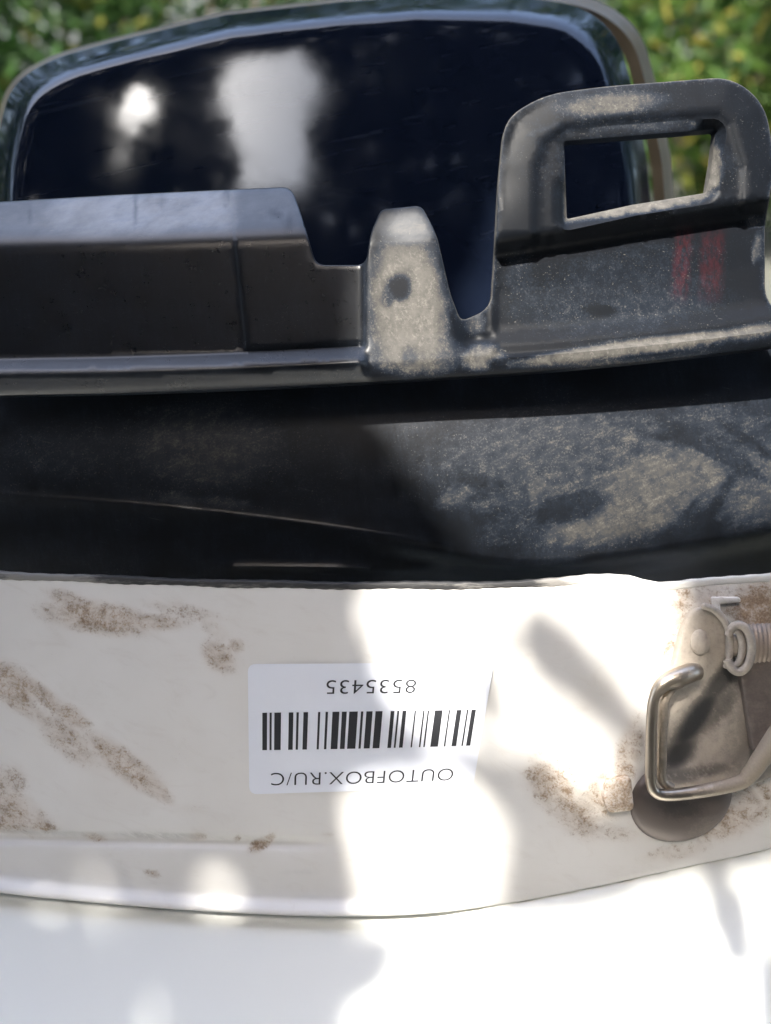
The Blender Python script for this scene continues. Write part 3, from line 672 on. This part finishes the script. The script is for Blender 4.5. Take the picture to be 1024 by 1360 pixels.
# round-nosed thumb tab under the loop
tab = [(904 + 68 * math.cos(a_), 1062 + 56 * math.sin(a_) - 8 * math.cos(a_)) for a_ in np.linspace(0, 2 * math.pi, 48)[:-1]]
def ztab(x, y):
    e = dist(x, y, tab); return zl0 + .6 + 2.6 * np.sqrt(np.clip(1 - (1 - np.clip(e / 44, 0, 1)) ** 2, 0, 1))
sheet('thumb_tab', tab, ztab, 3.0, M['dark_steel'], la, 4, attr={'dirt': lambda x, y: .25 + .5 * ss(1060, 1115, y) * ss(880, 950, x), 'grease': lambda x, y: blobs(x, y, [(905, 1075, 40, 16, 0, .6)])}, bevel=.5)

# ------------------------------------------------------------ foliage
def leaves(centres, size, spread=1.0, rng=RNG, normals=None):
    n = len(centres); a = rng.normal(size=(n, 3)); a /= np.linalg.norm(a, axis=1)[:, None]
    b_ = rng.normal(size=(n, 3)) if normals is None else normals
    u = np.cross(a, b_); u /= np.linalg.norm(u, axis=1)[:, None] + 1e-9; w_ = np.cross(u, b_ / (np.linalg.norm(b_, axis=1)[:, None] + 1e-9)); nn = np.cross(u, w_)
    L = size * rng.uniform(.6, 1.25, (n, 1)); Wd = L * rng.uniform(.28, .42, (n, 1))
    prof = [(-.5, 0, 0), (-.2, .8, .06), (.15, .95, .07), (.5, 0, -.06), (.15, -.95, .07), (-.2, -.8, .06)]
    V = np.stack([centres + u * L * p[0] + w_ * Wd * p[1] * .5 * 1.0 + nn * L * p[2] for p in prof], 1).reshape(-1, 3)
    F = []
    for i in range(n):
        q = i * 6; F += [(q, q+1, q+2, q+3), (q, q+3, q+4, q+5)]
    return V, F
def foliage_cloud(c, rad, n, rng):
    c = np.array(c); k = max(6, n // 90); d = rng.normal(size=(k, 3)); d /= np.linalg.norm(d, axis=1)[:, None]
    cl = c + d * np.array(rad) * rng.uniform(.45, 1.0, (k, 1)) ** .6; i = rng.randint(0, k, n)
    return cl, cl[i] + rng.normal(size=(n, 3)) * np.array(rad) * .17
def plant(name, x, y, h, r, n, size, mat, label, cat, seed, trunk=0.3, group=None, tr=.03):
    rng = np.random.RandomState(seed); t = thing(name, (x, y, 0), label, cat, group, True)
    zc = trunk + (h - trunk) / 2; cl, pts = foliage_cloud((x, y, zc), (r, r, (h - trunk) / 2), n, rng)
    pts[:, 2] = np.maximum(pts[:, 2], .03)
    V, F = leaves(pts, size, rng=rng); o = link('crown', V, F, mat, t, False); o['kind'] = 'stuff'
    VV = []; FF = []
    def add(p, rr):
        v, f = tube(p, rr, 7); b_ = sum(len(q) for q in VV); VV.append(v); FF.extend([tuple(i + b_ for i in q) for q in f])
    add(smooth_path([(x, y, 0), (x + rng.normal() * tr, y, trunk * .6 + .02), (x, y, zc)], 4), np.linspace(tr, tr * .6, 9))
    for c in cl[:16]:
        add(smooth_path([(x, y, trunk * .7 + .01), ((x + c[0]) / 2, (y + c[1]) / 2, (trunk + c[2]) / 2 + .05), tuple(c)], 4), np.linspace(tr * .5, tr * .12, 9))
    link('trunk', np.concatenate(VV), FF, M['bark'], t, True)
    return t
plant('shrub', -2.05, 4.3, 1.75, .85, 4200, .105, M['leaf'], 'dense green shrub, leftmost of the row behind the black cover', 'shrub', 11, .1, 'shrubs behind the cover')
plant('shrub', -.75, 5.0, 1.7, .8, 4200, .085, M['leaf'], 'green shrub behind the top left of the black cover', 'shrub', 12, .1, 'shrubs behind the cover')
plant('shrub', .6, 5.1, 1.6, .8, 3200, .085, M['leaf_dark'], 'dark green shrub behind the middle of the black cover', 'shrub', 13, .1, 'shrubs behind the cover')
plant('shrub', 1.55, 4.3, 1.55, .62, 3600, .095, M['leaf_yellow'], 'sunlit yellow green shrub above the windowed bracket', 'shrub', 14, .1, 'shrubs behind the cover')
plant('shrub', 2.5, 5.2, 1.85, .9, 4200, .09, M['leaf'], 'green shrub, rightmost of the row, right of the yellow green one', 'shrub', 15, .1, 'shrubs behind the cover')
plant('shrub', 1.3, 6.6, 2.2, 1.3, 4200, .10, M['leaf_dark'], 'tall dark shrub behind the yellow green one', 'shrub', 16, .1, 'shrubs behind the cover')
plant('shrub', -1.6, 6.4, 2.3, 1.3, 4200, .10, M['leaf_dark'], 'tall dark shrub behind the left end of the row', 'shrub', 17, .1, 'shrubs behind the cover')

for k_, (x_, y_, h_, m_, l_) in enumerate((
        (-6.6, 6.0, 7.0, 'leaf', 'tall leafy tree, leftmost of the row behind the shrubs'), (-3.3, 8.2, 7.4, 'leaf_dark', 'tall dark tree behind the left end of the shrubs'),
        (.4, 8.8, 7.8, 'leaf', 'tall leafy tree straight behind the black cover and shrubs'), (4.0, 8.4, 7.2, 'leaf_dark', 'tall dark tree behind the right end of the shrubs'), (6.9, 6.0, 7.0, 'leaf', 'tall leafy tree, rightmost of the row behind the shrubs'))):
    plant('tree', x_, y_, h_, 2.7, 8000, .26, M[m_], l_, 'tree', 31 + k_, .7, 'trees behind the shrubs', .09)
plant('tree', -4.4, 1.6, 4.6, 1.7, 5000, .2, M['leaf'], 'leafy tree far to the left, outside the picture', 'tree', 34, .5, None, .08)
plant('tree', 4.6, 1.8, 4.6, 1.7, 5000, .2, M['leaf'], 'leafy tree far to the right, outside the picture', 'tree', 35, .5, None, .08)

# unseen bough added overhead, leaves laid out to shape the sun patches
E1 = SUN_O.cross(Vector((0, 0, 1))).normalized(); E2 = SUN_O.cross(E1).normalized()
e1 = np.array(E1); e2 = np.array(E2); sv = np.array(SUN_O)
def st_of(p): return np.stack([p @ e1, p @ e2], -1)
def on_table(px, py): return P(px, py, zshell(px, py))
def ell(cx, cy, rx, ry, an=0, n=20):
    return [(cx + rx * math.cos(2*math.pi*k/n) * math.cos(R(an)) - ry * math.sin(2*math.pi*k/n) * math.sin(R(an)), cy + rx * math.cos(2*math.pi*k/n) * math.sin(R(an)) + ry * math.sin(2*math.pi*k/n) * math.cos(R(an))) for k in range(n)]
PANEL_GAPS = [[(498, 770), (688, 770), (652, 845), (626, 900), (612, 955), (585, 985), (555, 960), (512, 910), (504, 840)],
    [(722, 770), (888, 770), (900, 850), (872, 928), (854, 950), (838, 912), (800, 852), (760, 805)],
    [(462, 1066), (540, 1050), (610, 1085), (648, 1150), (640, 1198), (590, 1222), (470, 1222), (490, 1180), (474, 1120)],
    [(690, 925), (722, 945), (745, 985), (735, 1005), (690, 995), (680, 955)], ell(778, 1022, 24, 38), [(880, 872), (912, 876), (908, 904), (886, 925), (872, 966), (860, 962), (862, 915)]]
STRIP = [[(x, P_BOT(x) - 11) for x in (-30, 60, 150, 250, 350, 450)] + [(x, P_BOT(x) + 9) for x in (450, 350, 250, 150, 60, -30)]]
CHAN_GAPS = [[(512, 520), (560, 640), (620, 745), (1090, 760), (1090, 440), (700, 440)]]
FL_GAPS = [[(487, 330), (487, 520), (1100, 500), (1100, 60), (640, 60), (600, 200), (520, 300)]]
TABLE_GAPS = [[(740, 1246), (800, 1228), (1060, 1174), (1060, 1390), (700, 1390)], ell(690, 1312, 84, 62), ell(575, 1350, 50, 46), ell(62, 1372, 48, 10), ell(228, 1370, 46, 12), ell(345, 1370, 18, 18), ell(505, 1372, 34, 22)]
NEAR_SHADES = [ell(970, 1222, 20, 58, -14), ell(1036, 1326, 26, 80)]
G0, GS, GN = -.42, .002, 420
gxx, gyy = np.meshgrid(G0 + GS * np.arange(GN), G0 + GS * np.arange(GN)); lit = np.zeros((GN, GN), bool)
def open_gap(poly, fn):
    q = np.array(dens(poly, 6)); s_ = st_of(fn(q[:, 0], q[:, 1])); global lit
    lit |= inside(gxx, gyy, [tuple(p) for p in s_])
for g in PANEL_GAPS + STRIP: open_gap(g, lambda x, y: P(x, y, zpanel(x, y)))
for g in CHAN_GAPS: open_gap(g, lambda x, y: P(x, y, zchan(x, y)))
for g in FL_GAPS: open_gap(g, lambda x, y: P(x, y, zflange(x, y)))
for g in TABLE_GAPS: open_gap(g, on_table)
rng = np.random.RandomState(5)
cors = np.concatenate([st_of(P(np.array([-40, 1064, 1064, -40]), np.array([0, 0, 1200, 1200]), np.array([-60., -60, 0, 0]))), st_of(on_table(np.array([-60, 1084, 1084, -60]), np.array([1180, 1180, 1380, 1380])))])
lo_ = cors.min(0) - .04; hi_ = cors.max(0) + .04
def islit(s_):
    i = np.clip(((s_ - G0) / GS).astype(int), 0, GN - 1); return lit[i[:, 1], i[:, 0]]
cent = []; sizes = []
VV = []; FF = []
for n_, L in ((5200, .030), (5200, .016), (9000, .009)):
    c = np.stack([rng.uniform(lo_[0], hi_[0], n_), rng.uniform(lo_[1], hi_[1], n_)], -1)
    an = rng.uniform(0, math.pi, n_); ax = np.stack([np.cos(an), np.sin(an)], -1); bx = np.stack([-np.sin(an), np.cos(an)], -1)
    h = rng.uniform(1.05, 1.5, n_); ok = np.ones(n_, bool)
    for a, b_ in ((0, 0), (.5, 0), (-.5, 0), (.25, .18), (-.25, .18), (.25, -.18), (-.25, -.18), (0, .22), (0, -.22)): ok &= ~islit(c + ax * a * L + bx * b_ * L)
    c, ax, bx, h = c[ok], ax[ok], bx[ok], h[ok]
    til = rng.normal(size=(len(c), 1)) * .25
    base = c[:, :1] * e1 + c[:, 1:] * e2 + h[:, None] * sv
    u = ax[:, :1] * e1 + ax[:, 1:] * e2 + til * sv; w_ = bx[:, :1] * e1 + bx[:, 1:] * e2
    prof = [(-.5, 0), (-.2, .2), (.15, .23), (.5, 0), (.15, -.23), (-.2, -.2)]
    V = np.stack([base + u * L * p + w_ * L * q for p, q in prof], 1).reshape(-1, 3); b0 = sum(len(q) for q in VV); VV.append(V)
    for i in range(len(c)):
        q = b0 + i * 6; FF += [(q, q+1, q+2, q+3), (q, q+3, q+4, q+5)]
for g in NEAR_SHADES:                                # unseen sprigs added only to cast shade on the shell
    q = np.array(g); x0, y0 = q.min(0); x1, y1 = q.max(0); n_ = int(26 + (x1 - x0) * (y1 - y0) / 60)
    cx = rng.uniform(x0, x1, n_); cy = rng.uniform(y0, y1, n_); k = inside(cx, cy, g); cx, cy = cx[k], cy[k]
    base = on_table(cx, cy) + sv * rng.uniform(.75, 1.0, (len(cx), 1)); an = rng.uniform(0, math.pi, len(cx))
    ax = np.stack([np.cos(an), np.sin(an)], -1); bx = np.stack([-np.sin(an), np.cos(an)], -1); L = .0075
    u = ax[:, :1] * e1 + ax[:, 1:] * e2; w_ = bx[:, :1] * e1 + bx[:, 1:] * e2
    V = np.stack([base + u * L * p + w_ * L * q_ for p, q_ in prof], 1).reshape(-1, 3); b0 = sum(len(z_) for z_ in VV); VV.append(V)
    for i in range(len(cx)):
        z_ = b0 + i * 6; FF += [(z_, z_+1, z_+2, z_+3), (z_, z_+3, z_+4, z_+5)]
shade_bough_base = sv * .95
bo = thing('shade_bough', shade_bough_base, 'unseen leafy bough above the frame, shaped to dapple the sunlight', 'branch')
o = link('foliage', np.concatenate(VV), FF, M['leaf_dark'], bo, False); o['kind'] = 'stuff'

# tall unseen tree: crown shaped so the black cover mirrors leaves with sky gaps
from mathutils.bvhtree import BVHTree
Vc, Fc, _ = cover_loops()
bvh = BVHTree.FromPolygons([Vector(p) for p in Vc], [tuple(q) for q in Fc])
EYE = Vector((0, 0, D / 1000))
def mirror_dir(px, py):
    d = (Vector([float(q) for q in P(px, py, 0)]) - EYE).normalized(); h = bvh.ray_cast(EYE, d)
    if h[0] is None: return None
    return h[0], (d - 2 * d.dot(h[1]) * h[1]).normalized()
TREE_R = 3.4
def dir_uv(v):                                      # direction (world) -> azimuthal map round sideways angle and angle up from straight behind
    v = np.asarray(v, float); n = np.linalg.norm(v, axis=-1); return np.degrees(np.arcsin(v[..., 0] / n)), np.degrees(np.arctan2(v[..., 2], -v[..., 1]))
M3 = np.array(M_O.to_3x3())
SKY_HOLES = [[(318, 82), (340, 78), (402, 76), (402, 250), (330, 250), (300, 170), (296, 110)], [(402, 96), (424, 104), (418, 118), (402, 116)],
    *[[(x_ - w_, a_), (x_ + w_, a_ - 4), (x_ + w_ + 2, b_), (x_ - w_ + 2, b_)] for x_, w_, a_, b_ in ((122, 7, 162, 200), (142, 8, 158, 240), (166, 7, 160, 225), (190, 8, 156, 190), (214, 9, 142, 182), (240, 8, 138, 180), (264, 9, 140, 200), (288, 8, 150, 236))]]
holes = []
for hl in SKY_HOLES:
    q = []
    for x, y in dens(hl, 8):
        r_ = mirror_dir(x, y)
        if r_ is None: continue
        wv = M3 @ np.array(r_[1]); wp = np.array(M_O @ r_[0]) + wv * TREE_R - np.array(ORIGIN); a, e = dir_uv(wp); q.append((float(a), float(e)))
    holes.append(q)

sa, se = dir_uv(np.array(SUN_W)); print('SUN', sa, se)
holes.append([(sa + 5.0 * math.cos(t), se + 5.0 * math.sin(t)) for t in np.linspace(0, 2 * math.pi, 24)[:-1]])
rng = np.random.RandomState(21); N = 30000
az = np.degrees(np.arcsin(rng.uniform(-.90, .90, N))); el = rng.uniform(-14, 94, N) + rng.normal(size=N) * 2; rr = TREE_R * rng.uniform(.96, 1.12, N)
bad = np.zeros(N, bool)
for q in holes:
    if len(q) > 2: bad |= inside(az, el, q) | (dist(az, el, q) < 1.3)
az, el, rr = az[~bad], el[~bad], rr[~bad]
N2 = 60000; a2 = np.degrees(np.arcsin(rng.uniform(-.75, .75, N2))); l2 = rng.uniform(20, 90, N2); near = np.zeros(N2, bool); bad2 = np.zeros(N2, bool)
for q in holes:
    if len(q) > 2: dq = dist(a2, l2, q); bad2 |= inside(a2, l2, q) | (dq < .28); near |= dq < 2.4
near &= ~bad2; a2, l2 = a2[near], l2[near]; r2 = TREE_R * rng.uniform(.97, 1.03, len(a2))
big = len(az); az = np.concatenate([az, a2]); el = np.concatenate([el, l2]); rr = np.concatenate([rr, r2])
pts = np.stack([rr * np.sin(np.radians(az)), -rr * np.cos(np.radians(az)) * np.cos(np.radians(el)), rr * np.cos(np.radians(az)) * np.sin(np.radians(el))], -1)
nrm = -pts / np.linalg.norm(pts, axis=1)[:, None] + rng.normal(size=pts.shape) * .35
pts = pts + np.array(ORIGIN); pts[:, 2] = np.maximum(pts[:, 2], .06)
V, F = leaves(pts[:big], .20, rng=rng, normals=nrm[:big]); Vs, Fs = leaves(pts[big:], .055, rng=rng, normals=nrm[big:])
F = F + [tuple(i + len(V) for i in q) for q in Fs]; V = np.concatenate([V, Vs])
tt = thing('tree', (0.4, -3.9, 0), 'large leafy tree behind the photographer, unseen, shaped for the cover to mirror', 'tree', None, True)
o = link('crown', V, F, M['leaf_deep'], tt, False); o['kind'] = 'stuff'
VV = []; FF = []
def addt(p, r_):
    v, f = tube(p, r_, 9); b_ = sum(len(q) for q in VV); VV.append(v); FF.extend([tuple(i + b_ for i in q) for q in f])
addt(smooth_path([(.4, -4.1, 0), (.5, -4.15, 1.4), (.3, -4.2, 2.8), (.5, -3.6, 4.0), (.4, -2.2, 4.6)], 6), np.linspace(.16, .04, 25))
for q in ((-2.6, -2.6, 2.6), (2.8, -2.2, 2.4), (-2.0, -1.6, 3.9), (2.2, -1.6, 3.6), (1.6, -3.3, 2.2)):
    addt(smooth_path([(.4, -4.15, 1.8), (q[0] * .5, -4.0, q[2] * .8), q], 8), np.linspace(.07, .015, 17))
link('trunk', np.concatenate(VV), FF, M['bark'], tt, True)
